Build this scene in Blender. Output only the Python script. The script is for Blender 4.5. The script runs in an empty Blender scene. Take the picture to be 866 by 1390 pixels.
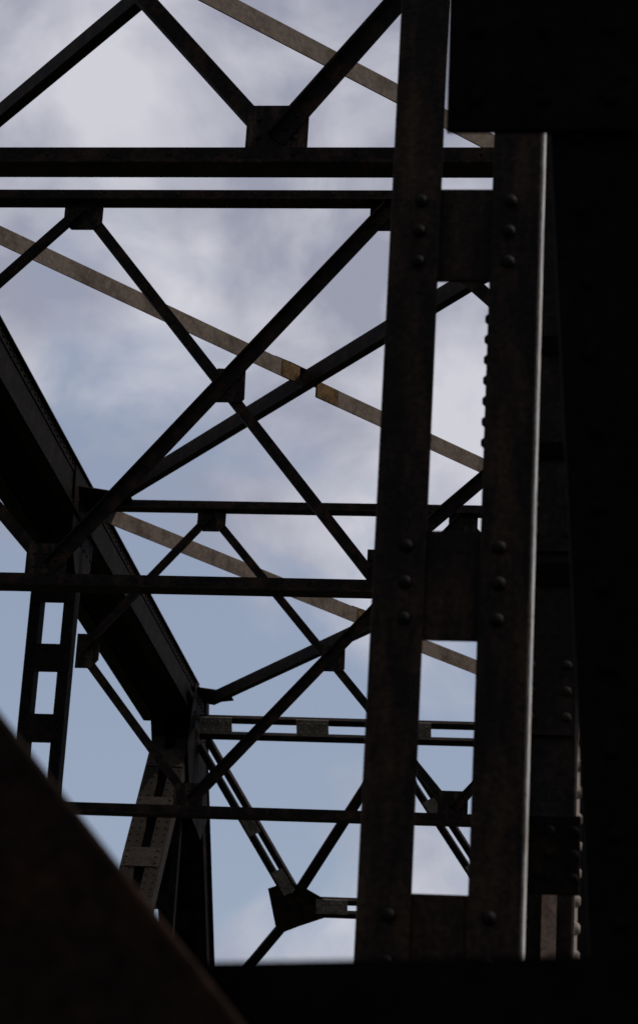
import bpy, bmesh, math, random
from mathutils import Vector, Matrix
random.seed(4)
V = Vector
scene = bpy.context.scene
C = scene.collection
ZC = 1.65            # camera height above the bridge deck; coordinates below are relative to the eye
# ---------------------------------------------------------------- camera
F = 3402.0; CX, CY = 433.0, 650.0
Yc = V((0.1032, 0.3498, 0.9311)).normalized()
Zc = V((0.0549, -0.9367, 0.3458)); Zc = (Zc - Yc*Zc.dot(Yc)).normalized()
Xc = Yc.cross(Zc)
cd = bpy.data.cameras.new('camera'); cam = bpy.data.objects.new('camera', cd); C.objects.link(cam)
right = V((Xc.x, Yc.x, Zc.x)); down = V((Xc.y, Yc.y, Zc.y)); fwd = V((Xc.z, Yc.z, Zc.z))
M = Matrix.Identity(4)
for i in range(3):
    M[i][0] = right[i]; M[i][1] = -down[i]; M[i][2] = -fwd[i]
M[2][3] = ZC
cam.matrix_world = M
cd.sensor_fit = 'VERTICAL'; cd.sensor_height = 36; cd.lens = 36*F/1390
cd.shift_y = -45/1390
cd.clip_start = 0.05; cd.clip_end = 6000
cd.dof.use_dof = True; cd.dof.focus_distance = 16; cd.dof.aperture_fstop = 8
scene.camera = cam
def P(px, py, Y):                      # sight line through a photo point, met with the frame plane at distance Y
    d = V((px-CX, py-CY, F))
    w = V((d.dot(Xc), d.dot(Yc), d.dot(Zc)))
    return w*(Y/w.y)
# ---------------------------------------------------------------- materials
def steel(name, base, tint, amount=0.5, rough=0.6, scale=5.0, spec=0.12, stretch=(1,1,1), bump=0.15, fine=(.4,1.6)):
    m = bpy.data.materials.new(name); m.use_nodes = True
    nt = m.node_tree; N = nt.nodes; L = nt.links
    b = N['Principled BSDF']
    tc = N.new('ShaderNodeTexCoord'); mp = N.new('ShaderNodeMapping'); mp.inputs['Scale'].default_value = stretch
    L.new(tc.outputs['Object'], mp.inputs['Vector'])
    n1 = N.new('ShaderNodeTexNoise'); n1.inputs['Scale'].default_value = scale; n1.inputs['Detail'].default_value = 8; n1.inputs['Roughness'].default_value = .7
    L.new(mp.outputs['Vector'], n1.inputs['Vector'])
    r = N.new('ShaderNodeValToRGB'); r.color_ramp.elements[0].position = .62-.3*amount; r.color_ramp.elements[1].position = .80-.2*amount
    L.new(n1.outputs['Fac'], r.inputs['Fac'])
    mx = N.new('ShaderNodeMix'); mx.data_type = 'RGBA'
    mx.inputs['A'].default_value = (*base, 1); mx.inputs['B'].default_value = (*tint, 1)
    L.new(r.outputs['Color'], mx.inputs['Factor'])
    n2 = N.new('ShaderNodeTexNoise'); n2.inputs['Scale'].default_value = scale*7; n2.inputs['Detail'].default_value = 6
    L.new(tc.outputs['Object'], n2.inputs['Vector'])
    mr = N.new('ShaderNodeMapRange'); mr.inputs['From Min'].default_value = .2; mr.inputs['From Max'].default_value = .8; mr.inputs['To Min'].default_value = fine[0]; mr.inputs['To Max'].default_value = fine[1]
    L.new(n2.outputs['Fac'], mr.inputs['Value'])
    mu = N.new('ShaderNodeMix'); mu.data_type = 'RGBA'; mu.blend_type = 'MULTIPLY'; mu.inputs['Factor'].default_value = 1
    L.new(mx.outputs['Result'], mu.inputs['A']); L.new(mr.outputs['Result'], mu.inputs['B'])
    L.new(mu.outputs['Result'], b.inputs['Base Color'])
    b.inputs['Roughness'].default_value = rough
    b.inputs['Specular IOR Level'].default_value = spec
    bp = N.new('ShaderNodeBump'); bp.inputs['Strength'].default_value = bump; bp.inputs['Distance'].default_value = .01
    L.new(n2.outputs['Fac'], bp.inputs['Height']); L.new(bp.outputs['Normal'], b.inputs['Normal'])
    return m
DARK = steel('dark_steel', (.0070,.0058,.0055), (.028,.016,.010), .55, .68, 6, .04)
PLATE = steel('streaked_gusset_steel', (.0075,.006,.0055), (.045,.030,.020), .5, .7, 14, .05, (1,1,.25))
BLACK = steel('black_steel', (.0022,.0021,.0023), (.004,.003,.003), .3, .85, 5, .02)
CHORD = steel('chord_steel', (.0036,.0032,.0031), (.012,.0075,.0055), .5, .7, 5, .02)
BROWN = steel('sunlit_weathered_brown_steel', (.072,.054,.044), (.026,.017,.011), .55, .75, 4, .1, (1,1,1), .15, (.55,1.45))  # weathered brown, base lightened to carry sunlight on the sun-facing braces
GREY = steel('sunlit_grey_worn_steel', (.015,.0122,.010), (.008,.0058,.0042), .6, .7, 6, .05)  # sun on the diagonals' upward faces painted in as a lighter base
LIT_WORN = steel('sunlit_brown_worn_plate', (.025,.020,.016), (.012,.0085,.006), .6, .7, 9, .05)  # worn plates of the left diagonal, painted a step lighter as if sunlit
PALE = steel('pale_worn_plate', (.14,.12,.105), (.045,.03,.021), .55, .7, 9)
TAN = steel('tan_painted_sunlight', (.17,.115,.085), (.08,.05,.03), .5, .7, 9)  # lit brown patch put into the colour, as sun misses this face
SUNEDGE = steel('painted_sunlit_edge', (.30,.29,.28), (.13,.105,.09), .55, .6, 8)  # sunlight on the channel's outer face, put into a bright base colour
WARM = steel('sunlit_riveted_edge', (.16,.13,.11), (.07,.05,.04), .5, .65, 10)  # sunlit side of the box post, its light painted into the base
RUST = steel('rusty_steel', (.085,.050,.020), (.018,.012,.008), .75, .85, 14, .05, (1,1,.6))
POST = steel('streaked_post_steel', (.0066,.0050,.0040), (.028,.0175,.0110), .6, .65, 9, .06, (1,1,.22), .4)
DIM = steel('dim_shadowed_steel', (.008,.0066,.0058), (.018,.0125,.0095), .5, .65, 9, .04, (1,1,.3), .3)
RIV = steel('dark_rivet', (.004,.0035,.0032), (.010,.007,.0055), .4, .65, 20, .07)
BRACE = steel('brown_black_steel', (.0075,.005,.0038), (.018,.009,.0055), .45, .85, 7, .02)
# ---------------------------------------------------------------- helpers
ORG = {}
def thing(name, label, cat, loc, group=None):
    o = bpy.data.objects.new(name, None); C.objects.link(o)
    o.location = V(loc)+V((0,0,ZC)); o.empty_display_size = .3
    o['label'] = label; o['category'] = cat
    if group: o['group'] = group
    ORG[o] = V(loc)
    return o
class MB:
    def __init__(s): s.bm = bmesh.new()
    def prism(s, A, B, sec, up):
        A = V(A); B = V(B); d = (B-A).normalized(); n1 = d.cross(V(up)).normalized(); n2 = n1.cross(d)
        va = [s.bm.verts.new(A+n1*a+n2*b) for a, b in sec]
        vb = [s.bm.verts.new(B+n1*a+n2*b) for a, b in sec]
        n = len(sec)
        for i in range(n):
            s.bm.faces.new((va[i], va[(i+1) % n], vb[(i+1) % n], vb[i]))
        s.bm.faces.new(va[::-1]); s.bm.faces.new(vb)
        return s
    def plate(s, pts, ext):
        e = V(ext); va = [s.bm.verts.new(V(p)) for p in pts]; vb = [s.bm.verts.new(V(p)+e) for p in pts]
        n = len(pts)
        for i in range(n):
            s.bm.faces.new((va[i], va[(i+1) % n], vb[(i+1) % n], vb[i]))
        s.bm.faces.new(va[::-1]); s.bm.faces.new(vb)
        return s
    def box(s, x0, x1, y0, y1, z0, z1):
        return s.plate([(x0,y0,z0),(x1,y0,z0),(x1,y1,z0),(x0,y1,z0)], (0,0,z1-z0))
    def rivet(s, p, n, r=.016, k=8):
        p = V(p); n = V(n).normalized(); a = n.orthogonal().normalized(); b = n.cross(a)
        rings = []
        for h, q in ((0,1.0),(.45,.86),(.8,.5)):
            rings.append([s.bm.verts.new(p+n*(h*r)+(a*math.cos(t)+b*math.sin(t))*(r*q)) for t in [2*math.pi*i/k for i in range(k)]])
        for u, w in zip(rings, rings[1:]):
            for i in range(k): s.bm.faces.new((u[i], u[(i+1) % k], w[(i+1) % k], w[i])).smooth = True
        s.bm.faces.new(rings[-1]).smooth = True
        return s
    def build(s, name, mat, parent, bevel=0, label=None):
        bmesh.ops.recalc_face_normals(s.bm, faces=s.bm.faces)
        org = ORG[parent] if parent is not None else V((0,0,-ZC))
        for v in s.bm.verts: v.co -= org
        me = bpy.data.meshes.new(name); s.bm.to_mesh(me); s.bm.free(); me.materials.append(mat)
        o = bpy.data.objects.new(name, me); C.objects.link(o)
        if parent is not None:
            o.parent = parent; ORG[o] = org
        if bevel:
            md = o.modifiers.new('bevel', 'BEVEL'); md.width = bevel; md.segments = 2; md.limit_method = 'ANGLE'
        if label: o['label'] = label
        return o
def angle_sec(w, h, t=.012):      # L: leg of width w lying in the plane, leg h standing out of it
    return [(-w/2,0),(w/2,0),(w/2,t),(-w/2+t,t),(-w/2+t,h),(-w/2,h)]
def tee_sec(w, h, t=.013):
    return [(-w/2,0),(w/2,0),(w/2,t),(.018,t),(.018,h),(-.018,h),(-.018,t),(-w/2,t)]
UPZ = V((0,0,1)); TOCAM = V((0,-1,0))
YP = [3.8, 11.0, 17.7, 25.3, 33.2]          # panel points along the bridge
XL, XR = -5.62, -.13                        # inner faces of the two trusses
# ---------------------------------------------------------------- laced member: two channels joined by batten plates
def laced(root, name, A, B, sep_dir, sep, rail_w, depth, step, blen, face, mat, bmat=None, off=0.0, riv=.016, back=False):
    A = V(A); B = V(B); sd = V(sep_dir); d = (B-A).normalized(); fn = V(face).normalized()
    m = MB()
    for s in (-1, 1):
        c = sd*(s*sep/2)
        m.prism(A+c, B+c, [(-rail_w/2,-depth/2),(rail_w/2,-depth/2),(rail_w/2,depth/2),(-rail_w/2,depth/2)], fn)
        n = int((B-A).length/.13)
        for k in range(n):
            m.rivet(A+c+d*(k*.13+.06)+fn*(depth/2)+sd*(s*rail_w*.28), fn, riv*.8, 6)
            if back: m.rivet(A+c+d*(k*.13+.06)+fn*(depth/2)-sd*(s*rail_w*.28), fn, riv*.8, 6)
    if back:
        m.prism(A-fn*(depth/2-.03), B-fn*(depth/2-.03), [(-sep/2,-.008),(sep/2,-.008),(sep/2,.008),(-sep/2,.008)], fn)
    o = m.build(name, mat, root)
    L = (B-A).length; t = off
    while t < L:
        q = MB(); h = sep/2+rail_w*.42
        a = A+d*t+fn*(depth/2+.003); b = A+d*min(L, t+blen)+fn*(depth/2+.003)
        q.plate([a-sd*h, a+sd*h, b+sd*h, b-sd*h], fn*.012)
        for s in (-1, 1):
            for k in range(3):
                q.rivet(a+(b-a)*((k+.5)/3)+sd*(s*(h-.05))+fn*.012, fn, riv, 6)
        q.build('batten_plate', bmat or mat, o)
        t += step
    return o
# ---------------------------------------------------------------- side trusses
def side_truss(side, label):
    s = -1 if side == 'left' else 1
    xi = XL if s < 0 else XR                 # inner face
    def X(u): return xi+s*u                  # u metres outward from the inner face
    rt = thing('side_truss', label, 'bridge truss', (X(.3), 17.7, -ZC), 'side trusses of the bridge')
    y0, y1 = (5.0, 33.4) if s < 0 else (6.6, 33.4)
    SH = .09
    m = MB()
    def bx(mm, u0, u1, a, b, z0, z1):
        x0, x1 = sorted((X(u0+SH), X(u1+SH))); mm.box(x0, x1, a, b, z0, z1)
    bx(m, 0, .02, y0, y1, 8.8, 9.3); bx(m, .60, .62, y0, y1, 8.8, 9.3)
    bx(m, -.012, -.001, y0, y1, 8.79, 8.90); bx(m, -.012, -.001, y0, y1, 9.2, 9.297)
    bx(m, -.06, .10, y0, y1, 8.776, 8.788); bx(m, .52, .70, y0, y1, 8.776, 8.788)
    k = y0+.1
    while k < y1:
        m.rivet((X(SH-.012), k, 8.845), (-s,0,0), .02, 6); m.rivet((X(SH-.012), k+.07, 9.25), (-s,0,0), .02, 6); m.rivet((X(SH-.035), k, 8.776), (0,0,-1), .02, 6); k += .16
    ch = m.build('top_chord', CHORD, rt)
    m = MB(); bx(m, -.05, .69, y0, y1, 9.302, 9.32); m.build('cover_plate', CHORD, ch)
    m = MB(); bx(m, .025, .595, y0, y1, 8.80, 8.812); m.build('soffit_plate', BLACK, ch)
    m = MB(); bx(m, .05, .2, -2, 42, -2.1, -1.7); bx(m, .42, .57, -2, 42, -2.1, -1.7); m.build('bottom_chord', DARK, rt)
    xm = X(.31)
    for i, Y in enumerate(YP):
        if s > 0 and i == 0: continue
        if i < 4:
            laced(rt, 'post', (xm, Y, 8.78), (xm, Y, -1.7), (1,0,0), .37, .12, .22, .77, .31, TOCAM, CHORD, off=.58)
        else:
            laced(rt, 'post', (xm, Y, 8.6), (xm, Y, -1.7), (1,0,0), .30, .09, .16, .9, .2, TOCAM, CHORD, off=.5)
        g = MB(); gu = SH-.014
        if i < 4:
            pts = [(X(gu), Y-.65, 9.28),(X(gu), Y+.65, 9.28),(X(gu), Y+.5, 8.45),(X(gu), Y+.2, 8.2),(X(gu), Y-.25, 8.2),(X(gu), Y-.55, 8.5)]
        else:
            gu = -.014
            pts = [(X(gu), 32.7, 9.15),(X(gu), 33.9, 9.25),(X(gu), 34.55, 7.7),(X(gu), 34.0, 7.25),(X(gu), 33.0, 7.4),(X(gu), 32.4, 8.2)]
        g.plate(pts, (-s*.014,0,0))
        for k in range(6):
            for zz in (8.55, 8.75, 8.95):
                g.rivet((X(gu-.014), Y-.42+k*.17, zz), (-s,0,0), .018, 6)
        g.build('gusset_plate', CHORD, rt)
        g = MB()       # flat gusset for the lateral braces
        x0, x1 = X(SH-.03), X(-.45)
        g.plate([(x0, Y-.45, 9.10),(x1, Y-.22, 9.10),(x1, Y+.22, 9.10),(x0, Y+.45, 9.10)], (0,0,.012))
        g.build('lateral_gusset_plate', DARK, rt)
    a = V((xm-.03*s, 32.95, 8.35)); b = V((xm-.03*s, 25.6, -1.5))
    laced(rt, 'diagonal', a, b, (1,0,0), .33, .19, .22, 1.0, .36, (0,-.8,.6), GREY, LIT_WORN if s < 0 else None, off=.28, back=True, riv=.02)
    if s > 0:
        laced(rt, 'diagonal', (xm, 25.1, 8.4), (xm, 18.0, -1.5), (1,0,0), .36, .15, .22, 1.0, .32, (0,-.8,.6), GREY, off=.3)
    e = MB(); top = V((xm, 33.3, 9.0)); bot = V((xm, 41.2, -1.7)); nf = V((0,-.8,-.6))
    for q in (-.29, .29):
        e.prism(top+V((q,0,0)), bot+V((q,0,0)), [(-.012,-.24),(.012,-.24),(.012,.24),(-.012,.24)], nf)
    e.prism(top+nf*-.25, bot+nf*-.25, [(-.36,-.01),(.36,-.01),(.36,.01),(-.36,.01)], nf)
    for q in (-.25, .25):
        e.prism(top+nf*.245+V((q,0,0)), bot+nf*.245+V((q,0,0)), [(-.09,-.006),(.09,-.006),(.09,.006),(-.09,.006)], nf)
    dd = (bot-top).normalized(); k = .4
    while k < 8:
        e.rivet(top+dd*k+V((-s*.302,0,0))+nf*.18, (-s,0,0), .02, 6); e.rivet(top+dd*k+V((-s*.302,0,0))-nf*.18, (-s,0,0), .02, 6); k += .15
    ep = e.build('end_post', CHORD, rt)
    k = .8
    while k < 12:
        q = MB(); a = top+dd*k+nf*.256; b = a+dd*.3; h = V((.33,0,0)); q.plate([a-h, a+h, b+h, b-h], nf*.01); q.build('batten_plate', CHORD, ep); k += 1.1
    return rt
side_truss('left', 'heavy left-hand truss: dark riveted top chord descending from the left edge, with posts below it')
side_truss('right', 'right-hand truss almost lost in blackness behind the tall riveted post')
# ---------------------------------------------------------------- sway frames across the bridge
def gusset(root, x, Y, z, w, h, kind, mat=PLATE):
    m = MB(); y = Y-.007
    if kind == 'hang':   pts = [(-w/2,0),(w/2,0),(w/2,-h*.75),(w*.28,-h),(-w*.28,-h),(-w/2,-h*.75)]
    elif kind == 'stand': pts = [(-w/2,0),(w/2,0),(w/2,h*.96),(w*.36,h),(-w*.5,h)]
    elif kind == 'mid':  pts = [(-w*.46,-h/2),(w*.40,-h/2),(w/2,-h*.40),(w*.48,h*.46),(-w*.34,h/2),(-w/2,h*.36)]
    else:                pts = [(-w/2,-h/2),(w*.2,-h/2),(w/2,-h*.25),(w/2,h*.25),(w*.2,h/2),(-w/2,h/2)]
    m.plate([(x+a, y, z+b) for a, b in pts], (0,.012,0))
    ymin = -h if kind == 'hang' else (0 if kind == 'stand' else -h/2)
    for a in (-.3, 0, .3):
        for b in (.28, .68):
            m.rivet((x+a*w, y, z+ymin+b*h), TOCAM, .016, 7)
    return m.build('gusset_plate', mat, root)
def sway_frame(Y, zt, zb, xa, xc, xb, label, midz=None, wr=None, thick=.115, br_w=.31, br_x=0):
    rt = thing('sway_frame', label, 'sway frame', (-2.87, Y, zb), 'sway frames crossing between the trusses')
    mz = midz if midz else (zt+zb)/2+.02
    m = MB(); m.prism((XL-.1, Y, zt-.055), (XR+.1, Y, zt-.055), tee_sec(.17, .11), UPZ)
    for k in range(18): m.rivet((XL+k*.31, Y-.018, zt+.02), TOCAM, .010, 6)
    m.build('upper_strut', DARK, rt)
    m = MB(); m.prism((XL-.1, Y, zb-.055), (XR+.1, Y, zb-.055), tee_sec(.17, .115), UPZ)
    for k in range(18): m.rivet((XL+k*.31, Y-.018, zb+.02), TOCAM, .010, 6)
    m.build('lower_strut', DARK, rt)
    T1, T2, B1, B2 = V((xa,Y,zt-.1)), V((xb,Y,zt-.1)), V((xa,Y,zb+.1)), V((xb,Y,zb+.1))
    ML, MR = V((XL+.02,Y,mz)), V((XR-.02,Y,wr or mz))
    def br(A, B, w, dy, h=.065):
        A = A+V((0,dy,0)); B = B+V((0,dy,0))
        up = TOCAM if dy < 0 else -TOCAM
        q = MB(); q.prism(A, B, angle_sec(w, h), up)
        d = (B-A).normalized()
        for e, sg in ((A,1),(B,-1)):
            for k in (.08,.17): q.rivet(e+d*(sg*k)+up*.012, up, .016, 7)
        q.build('diagonal_brace', DARK, rt)
    br(B1, T2, thick, -.009); br(T1, B2, .085, .009)
    br(T1, ML, .095, -.009); br(ML, B1, .095, .009); br(T2, MR, .095, .009); br(B2, MR, .095, -.009)
    gusset(rt, xa, Y, zt-.05, .31, .24, 'hang'); gusset(rt, xb, Y, zt-.05, .31, .24, 'hang')
    gusset(rt, xa-.03, Y, zb+.05, .31, .25, 'stand'); gusset(rt, xb+br_x, Y, zb+.05, br_w, .25, 'stand')
    gusset(rt, xc+.03, Y, (zt+zb)/2, .26, .28, 'mid')
    gusset(rt, XL+.1, Y, mz, .25, .38, 'side'); 
    return rt
sway_frame(11.0, 8.85, 5.77, -4.2, -2.93, -1.68, 'nearest sway frame, its thick lower strut topped by a riveted gusset under the top edge', wr=7.95, midz=7.3, thick=.10)
sway_frame(17.6, 8.90, 5.68, -4.19, -2.96, -1.755, 'sway frame with the big dark X of braces in the middle of the view', br_w=.2, br_x=.06)
sway_frame(25.3, 9.06, 5.69, -4.29, -2.92, -1.57, 'smaller sway frame, second beyond the riveted post, its X in front of the portal')
# ---------------------------------------------------------------- lateral braces in the top plane
def lateral(name, label, A, B, mat, w, light, broken, cat='lateral brace'):
    A = V(A); B = V(B); mid = A.lerp(B, .5); d = (B-A).normalized()
    rt = thing(name, label, cat, mid, 'lateral braces under the sky')
    sec = [(0,-w/2),(.012,-w/2),(.012,w/2),(-.10,w/2),(-.10,w/2-.012),(0,w/2-.012)] if light else \
          [(0,-w/2),(.012,-w/2),(.012,w/2),(0,w/2),(0,-w/2+.012),(-.075,-w/2+.012),(-.075,-w/2)]
    n1 = d.cross(UPZ).normalized()
    A = A-d*.42 if light else A
    if broken:
        for a, b in ((A, mid-d*.12), (mid+d*.12-UPZ*.05, B-UPZ*.03)):
            q = MB(); q.prism(a, b, sec, UPZ); q.build('brace_angle', mat, rt)
        for a, b, dz in ((mid-d*.36, mid-d*.125, 0), (mid+d*.125, mid+d*.42, -.05)):
            q = MB(); q.prism(a+n1*.014+UPZ*dz, b+n1*.014+UPZ*dz, [(0,-w*.49),(.006,-w*.49),(.006,w*.49),(0,w*.49)], UPZ)
            q.build('splice_plate', RUST, rt, label='rust stained splice plate at the crossing')
        g = MB(); s1 = n1*.16; u = UPZ*(w/2+.002)
        g.plate([mid+u-d*.45, mid+u-d*.25+s1*.1, mid+u+d*.12+s1*.1, mid+u+d*.22-s1*.5, mid+u+d*.05-s1*1.3, mid+u-d*.3-s1*1.3], (0,0,.01))
        g.build('crossing_plate', CHORD, rt)
    else:
        q = MB(); q.prism(A, B, sec, UPZ); q.build('brace_angle', mat, rt)
XA, XB = XL+.25, XR-.2
lateral('lateral_brace', 'sunlit brown weathered lateral brace highest in the view, passing behind the top of the riveted post', (XA-.1, 11.7, 9.02), (XB, 17.6, 9.0), BROWN, .155, True, False)
lateral('lateral_brace', 'long brown lateral brace crossing mid-view behind the big X, rusty at its splice', (XA, 18.15, 9.0), (XB, 25.0, 9.0), BROWN, .165, True, True)
lateral('lateral_brace', 'brown lateral brace lowest and farthest, starting behind the small frame on the left chord', (XA, 25.7, 9.02), (XB, 32.95, 9.0), BROWN, .19, True, True)
lateral('lateral_brace', 'dark lateral brace slanting across the top left corner', (XA, 17.35, 9.05), (XB, 11.2, 9.05), DARK, .125, False, False)
lateral('lateral_brace', 'dark lateral brace rising from the left chord across the brown brace behind the big X', (XA-.05, 24.95, 8.96), (XB, 18.0, 8.96), DARK, .16, False, False)
lateral('lateral_brace', 'dark lateral brace rising from the portal corner toward the small X', (XA-.05, 32.9, 8.98), (XB, 25.5, 8.98), DARK, .16, False, False)
# ---------------------------------------------------------------- portal frame in the plane of the end posts
def portal():
    nf = V((0,-.8,-.6)); dn = V((0,.6,-.8))
    O = V((0, 33.10, 8.65))
    def Q(x, v): return V((x, O.y, O.z))+dn*v
    rt = thing('portal_frame', 'far portal frame with pale riveted plates and hanging zigzag between the end posts', 'portal frame', Q(-2.87, 3.1))
    flat = lambda w, t=.05: [(-w/2,-t),(w/2,-t),(w/2,t),(-w/2,t)]
    m = MB()
    for v in (-.10, .14): m.prism(Q(XL+.05, v), Q(XR-.05, v), flat(.085), nf)
    st = m.build('upper_strut', DARK, rt)
    for x in (-5.33, -4.0, -2.6, -1.2):
        q = MB(); a = x-.22; b = x+.22; f = nf*.052
        q.plate([Q(a,-.15)+f, Q(b,-.15)+f, Q(b,.09)+f, Q(a,.09)+f], nf*.012)
        for i in range(4):
            for v in (-.09, .04): q.rivet(Q(a+.06+i*.107, v)+nf*.064, nf, .022, 7)
        q.build('batten_plate', PALE, st)
    vb = 2.66; XN, XM = -4.31, -1.47
    m = MB()
    for v in (vb-.08, vb+.12): m.prism(Q(XN+.18, v), Q(XM-.1, v), flat(.075), nf)
    lo = m.build('lower_strut', DARK, rt)
    for x in (XN+.53, -2.25):
        q = MB(); f = nf*.052
        q.plate([Q(x-.22,vb-.13)+f, Q(x+.22,vb-.13)+f, Q(x+.22,vb+.09)+f, Q(x-.22,vb+.09)+f], nf*.012)
        for i in range(3):
            for v in (vb-.07, vb+.04): q.rivet(Q(x-.12+i*.12, v)+nf*.064, nf, .022, 7)
        q.build('batten_plate', PALE, lo)
    tl, tc_, tr = (XL+.1,.25), (-2.9,.2), (XR-.1,.25); bl, brr = (XN,vb-.10), (XM,vb-.10)
    def dbl(p, q_, gap, w, plates):
        a, b = Q(*p), Q(*q_); d = (b-a).normalized(); sd = d.cross(nf).normalized()
        m = MB()
        if gap == 0: m.prism(a, b, flat(w), nf)
        else:
            for s in (-1, 1): m.prism(a+sd*s*gap/2, b+sd*s*gap/2, flat(w), nf)
        o = m.build('diagonal_brace', DARK, rt)
        for t in plates:
            c = a.lerp(b, t); f = nf*.052; h = gap/2+w*.15; e = MB()
            e.plate([c-sd*h-d*.19+f, c+sd*h-d*.19+f, c+sd*h+d*.19+f, c-sd*h+d*.19+f], nf*.01)
            for k in (-.12,0,.12): 
                for s in (-1,1): e.rivet(c+d*k+sd*s*(h-.025)+nf*.062, nf, .015, 6)
            e.build('batten_plate', PALE, o)
    dbl(tl, bl, .15, .085, (.5, .88)); dbl(tc_, bl, 0, .14, ()); dbl(tc_, brr, .15, .085, (.4, .8)); dbl(tr, brr, 0, .14, ())
    dbl((XN, vb+.1), (XL+.05, vb+1.75), 0, .13, ()); dbl((XM, vb+.1), (XR-.05, vb+1.75), 0, .13, ())
    for x in (XN, XM):
        g = MB(); f = nf*.040
        s = 1 if x < -3 else -1
        pts = [(-.36,-.26),(-.16,-.34),(.02,-.16),(.14,-.30),(.24,-.24),(.46,-.11),(.46,.14),(.06,.30),(-.16,.40),(-.27,.30)]
        g.plate([Q(x+s*a, vb+b)+f for a, b in pts], nf*.016)
        for a, b in ((-.2,-.16),(-.1,0),(.08,0),(.14,-.16),(-.1,.2),(.3,.02)): g.rivet(Q(x+s*a, vb+b)+nf*.056, nf, .017, 6)
        g.build('gusset_plate', DARK, rt)
portal()
# ---------------------------------------------------------------- tall riveted post close to the camera
def near_post():
    Y = 6.0
    rt = thing('riveted_post', 'tall near post of two channels tied by riveted batten plates, its right edge sunlit', 'bridge post', (-.4, 6.1, -ZC))
    chs = []
    for x0, x1, s in ((-.596,-.464,1), (-.328,-.199,-1)):
        m = MB(); z0, z1 = -1.6, 5.6; 
        web = (x0, x0+.014) if s > 0 else (x1-.014, x1)
        m.box(x0, x1, Y, Y+.016, z0, z1)
        m.box(web[0], web[1], Y+.016, Y+.20, z0, z1)
        if s > 0: m.box(x0, x0+.07, Y+.20, Y+.214, z0, z1)
        else: m.box(x0-.006, x1, Y+.20, Y+.214, z0, z1)
        chs.append(m.build('channel', POST, rt, .004))
    m = MB(); m.box(-.1985, -.194, Y+.004, Y+.205, -1.6, 5.6); m.build('web_edge', SUNEDGE, chs[1], label='sunlit outer face of the right channel, brightened in its colour')
    for zc, h in ((2.935,.27),(1.955,.29),(1.0,.34),(3.93,.27),(4.9,.27),(-.05,.28),(-1.0,.28)):
        m = MB(); m.box(-.585, -.21, Y+.019, Y+.032, zc-h/2, zc+h/2); bp = m.build('batten_plate', POST, rt, .003)
        for x in (-.515, -.278):
            for j in (-1, 0, 1):
                q = MB(); q.rivet((x+random.uniform(-.003,.003), Y, zc+j*h*.33), TOCAM, .019, 14); q.build('rivet', RIV, bp)
    za, zb_ = P(660, 432, Y+.2).z, P(660, 600, Y+.2).z
    for j in range(7):       # rivet heads standing proud of the inner edge of the right channel
        q = MB(); q.rivet((-.334, Y+.207, za+(zb_-za)*j/6), (-1,0,0), .0155, 10); q.build('rivet', RIV, chs[1])
    a = P(706, 1105, Y+.23); b = P(786, 1215, Y+.23)
    m = MB(); m.box(-.235, b.x, Y+.23, Y+.244, b.z, a.z)
    for x in (-.215, -.14, -.08):
        for t in (.2,.5,.8): m.rivet((x, Y+.23, b.z+(a.z-b.z)*t), TOCAM, .014, 10)
    m.build('tie_plate', CHORD, rt, .003)
near_post()
# ---------------------------------------------------------------- darker box post behind it
def back_post():
    Y = 7.6; x0, x1 = -.285, -.098; D = .9
    rt = thing('box_post', 'black box post with faint rivets just right of the sunlit channel edge', 'bridge post', (-.19, 7.8, -ZC))
    m = MB(); m.box(x0, x1, Y, Y+.014, -1.6, 6.5); m.box(x1-.014, x1, Y+.014, Y+D, -1.6, 6.5); m.box(x0, x0+.014, Y+.014, Y+D, -1.6, 6.5); m.box(x0, x1+.14, Y+D, Y+D+.014, -1.6, 6.5)
    sh = m.build('box_shaft', DIM, rt, .003)
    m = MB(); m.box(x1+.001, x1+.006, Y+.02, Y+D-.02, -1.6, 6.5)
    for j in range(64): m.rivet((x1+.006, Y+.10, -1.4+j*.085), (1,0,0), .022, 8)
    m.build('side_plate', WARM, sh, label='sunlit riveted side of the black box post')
    for py, h in ((470,.06),(612,.05),(690,.30),(780,.07),(940,.28)):
        z = P(735, py, Y).z; q = MB(); q.box(x0-.006, x1-.004, Y-.016, Y-.003, z-h/2, z+h/2)
        for j in (-1,0,1):
            if h > .2:
                q.rivet((-.245, Y-.016, z+j*h*.3), TOCAM, .018, 8); q.rivet((-.13, Y-.016, z+j*h*.3), TOCAM, .018, 8)
        q.build('batten_plate', DIM if h > .2 else BLACK, rt)
    z1 = P(745, 1219, Y).z; a = P(735, 1219, Y-.05).x; b = P(755, 1219, Y-.05).x
    m = MB(); m.box(a, b, Y-.05, Y-.035, z1-.6, z1); m.box(a, a+.01, Y-.035, Y-.002, z1-.6, z1); m.build('brown_angle', TAN, rt)  # piece added to carry the painted lit patch
back_post()
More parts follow.
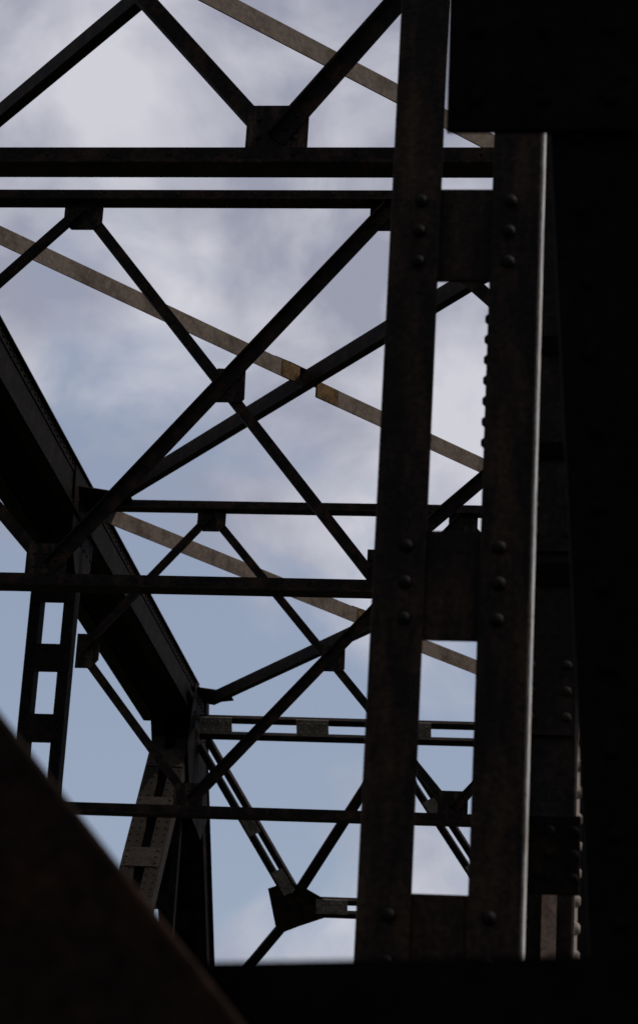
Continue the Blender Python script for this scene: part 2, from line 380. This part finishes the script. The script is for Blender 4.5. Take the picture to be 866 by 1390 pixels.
# ---------------------------------------------------------------- massive inclined column at the right edge
def column():
    Y = 4.0
    rt = thing('inclined_column', 'massive black leaning column filling the right edge, with a wide bracket at its top', 'bridge column', (.3, 4.2, -ZC))
    a = V((-.118, Y, 2.14)); b = V((-.0235, Y, .70)); d = (a-b)/(a.z-b.z)
    top = b+d*(5.0-b.z); bot = b+d*(-1.6-b.z)
    m = MB()
    m.plate([bot, bot+V((.62,0,0)), top+V((.62,0,0)), top], (0,.014,0))
    m.plate([bot+V((0,.014,0)), bot+V((.014,.014,0)), top+V((.014,.014,0)), top+V((0,.014,0))], (0,.40,0))
    m.plate([bot+V((.606,.014,0)), bot+V((.62,.014,0)), top+V((.62,.014,0)), top+V((.606,.014,0))], (0,.40,0))
    m.plate([bot+V((0,.414,0)), bot+V((.62,.414,0)), top+V((.62,.414,0)), top+V((0,.414,0))], (0,.014,0))
    j = bot.z+.1
    while j < 4.8:
        p = b+d*(j-b.z); m.rivet(p+V((.05,0,0)), TOCAM, .014, 8); j += .14
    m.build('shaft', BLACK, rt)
    p = P(605, 172, Y-.03); m = MB()
    m.plate([(p.x, Y-.02, p.z),(.6, Y-.02, p.z),(.6, Y-.02, p.z+.55),(p.x-.008, Y-.02, p.z+.55)], (0,.016,0))
    for i in range(5):
        for k in range(3): m.rivet((p.x+.05+i*.12, Y-.02, p.z+.06+k*.14), TOCAM, .014, 8)
    m.build('bracket_plate', BLACK, rt)
column()
# ---------------------------------------------------------------- near brace at the lower left, close to the lens
def near_brace():
    Y = 2.1
    rt = thing('near_brace', 'blurred dark brace slanting down through the lower left corner, close to the lens', 'brace', (-.3, Y, -ZC))
    a = P(0, 968, Y); b = P(262, 1303, Y); d = (b-a).normalized(); n = V((-d.z,0,d.x)); n = n if n.z < 0 else -n
    A = a-d*1.6; B = b+d*.62
    m = MB()
    m.plate([A, B, B+n*.34, A+n*.34], (0,.014,0))
    m.plate([A+V((0,.014,0)), B+V((0,.014,0)), B+n*.014+V((0,.014,0)), A+n*.014+V((0,.014,0))], (0,.07,0))
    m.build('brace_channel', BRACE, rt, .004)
    g = MB(); t0 = P(225, 1307, Y+.10); t1 = P(560, 1301, Y+.10); t2 = P(866, 1296, Y+.10)
    g.plate([t0, t1, t2, t2+V((.35,0,.02)), t2+V((.35,0,-.5)), t0+V((.1,0,-.75)), t0+V((-.15,0,-.3))], (0,.014,0))
    g.build('gusset_plate', BLACK, rt)  # added plate, fills the bottom strip with black where no such part shows
near_brace()
# ---------------------------------------------------------------- setting
def simple(name, c1, c2, scale):
    return steel(name, c1, c2, .6, .95, scale, .1)
m = MB(); m.box(-1500, 1500, -1500, 1500, -9.02, -9.0)
g = m.build('ground', simple('scrub_ground', (.05,.06,.035), (.08,.07,.05), .05), None); g['kind'] = 'structure'
m = MB(); m.box(-5.4, -.35, -6, 60, -ZC-.25, -ZC)
for i in range(30): m.box(-6.3, .6, -5+i*1.6, -4.75+i*1.6, -ZC-.6, -ZC-.252)
dk = m.build('bridge_deck', simple('deck_asphalt', (.045,.045,.047), (.06,.055,.05), 4), None); dk['kind'] = 'structure'
# ---------------------------------------------------------------- light
el, az = math.radians(48), math.radians(88)      # azimuth from +Y toward +X
sd = V((math.cos(el)*math.sin(az), math.cos(el)*math.cos(az), math.sin(el)))
sl = bpy.data.lights.new('sun', 'SUN'); sl.energy = 3.2; sl.angle = math.radians(.5); sl.color = (1,.93,.84)
so = bpy.data.objects.new('sun', sl); C.objects.link(so); so.rotation_euler = sd.to_track_quat('Z', 'Y').to_euler()
w = bpy.data.worlds.new('World'); scene.world = w; w.use_nodes = True
nt = w.node_tree; N = nt.nodes; L = nt.links
bg = N['Background']; ST = .085; bg.inputs['Strength'].default_value = ST
sky = N.new('ShaderNodeTexSky'); sky.sky_type = 'NISHITA'; sky.sun_disc = False; sky.sun_elevation = el; sky.sun_rotation = az
hz = N.new('ShaderNodeMix'); hz.data_type = 'RGBA'; hz.inputs['Factor'].default_value = .5      # thin high haze over the blue
hz.inputs['B'].default_value = (.43/ST,.475/ST,.60/ST,1); L.new(sky.outputs['Color'], hz.inputs['A'])
tc = N.new('ShaderNodeTexCoord')
mp = N.new('ShaderNodeMapping'); mp.inputs['Scale'].default_value = (1,1,1.15); mp.inputs['Location'].default_value = (.37,.1,.22)
L.new(tc.outputs['Generated'], mp.inputs['Vector'])
def noise(sc, det, rough, dist=0):
    n = N.new('ShaderNodeTexNoise'); n.inputs['Scale'].default_value = sc; n.inputs['Detail'].default_value = det; n.inputs['Roughness'].default_value = rough; n.inputs['Distortion'].default_value = dist
    L.new(mp.outputs['Vector'], n.inputs['Vector']); return n
n1 = noise(9, 9, .52, .4); n2 = noise(13, 9, .52, .3)
sep = N.new('ShaderNodeSeparateXYZ'); L.new(tc.outputs['Generated'], sep.inputs[0])
elv = N.new('ShaderNodeMapRange'); elv.inputs['From Min'].default_value = .26; elv.inputs['From Max'].default_value = .37
elv.inputs['To Min'].default_value = -.07; elv.inputs['To Max'].default_value = .19
L.new(sep.outputs['Z'], elv.inputs['Value'])
ad = N.new('ShaderNodeMath'); ad.operation = 'ADD'; L.new(n1.outputs['Fac'], ad.inputs[0]); L.new(elv.outputs['Result'], ad.inputs[1])
cov = N.new('ShaderNodeMapRange'); cov.interpolation_type = 'SMOOTHSTEP'; cov.inputs['From Min'].default_value = .44; cov.inputs['From Max'].default_value = .66; cov.inputs['To Max'].default_value = .95
L.new(ad.outputs[0], cov.inputs['Value'])
cr = N.new('ShaderNodeValToRGB'); cr.color_ramp.elements[0].position = .38; cr.color_ramp.elements[1].position = .63
cr.color_ramp.elements[0].color = (.325,.335,.42,1); cr.color_ramp.elements[1].color = (.64,.64,.70,1)
L.new(n2.outputs['Fac'], cr.inputs['Fac'])
sc = N.new('ShaderNodeVectorMath'); sc.operation = 'SCALE'; sc.inputs['Scale'].default_value = 1/ST; L.new(cr.outputs['Color'], sc.inputs[0])
mx = N.new('ShaderNodeMix'); mx.data_type = 'RGBA'
L.new(cov.outputs['Result'], mx.inputs['Factor']); L.new(hz.outputs['Result'], mx.inputs['A']); L.new(sc.outputs['Vector'], mx.inputs['B'])
L.new(mx.outputs['Result'], bg.inputs['Color'])
scene.view_settings.view_transform = 'Standard'; scene.view_settings.look = 'None'; scene.view_settings.exposure = 0; scene.view_settings.gamma = 1
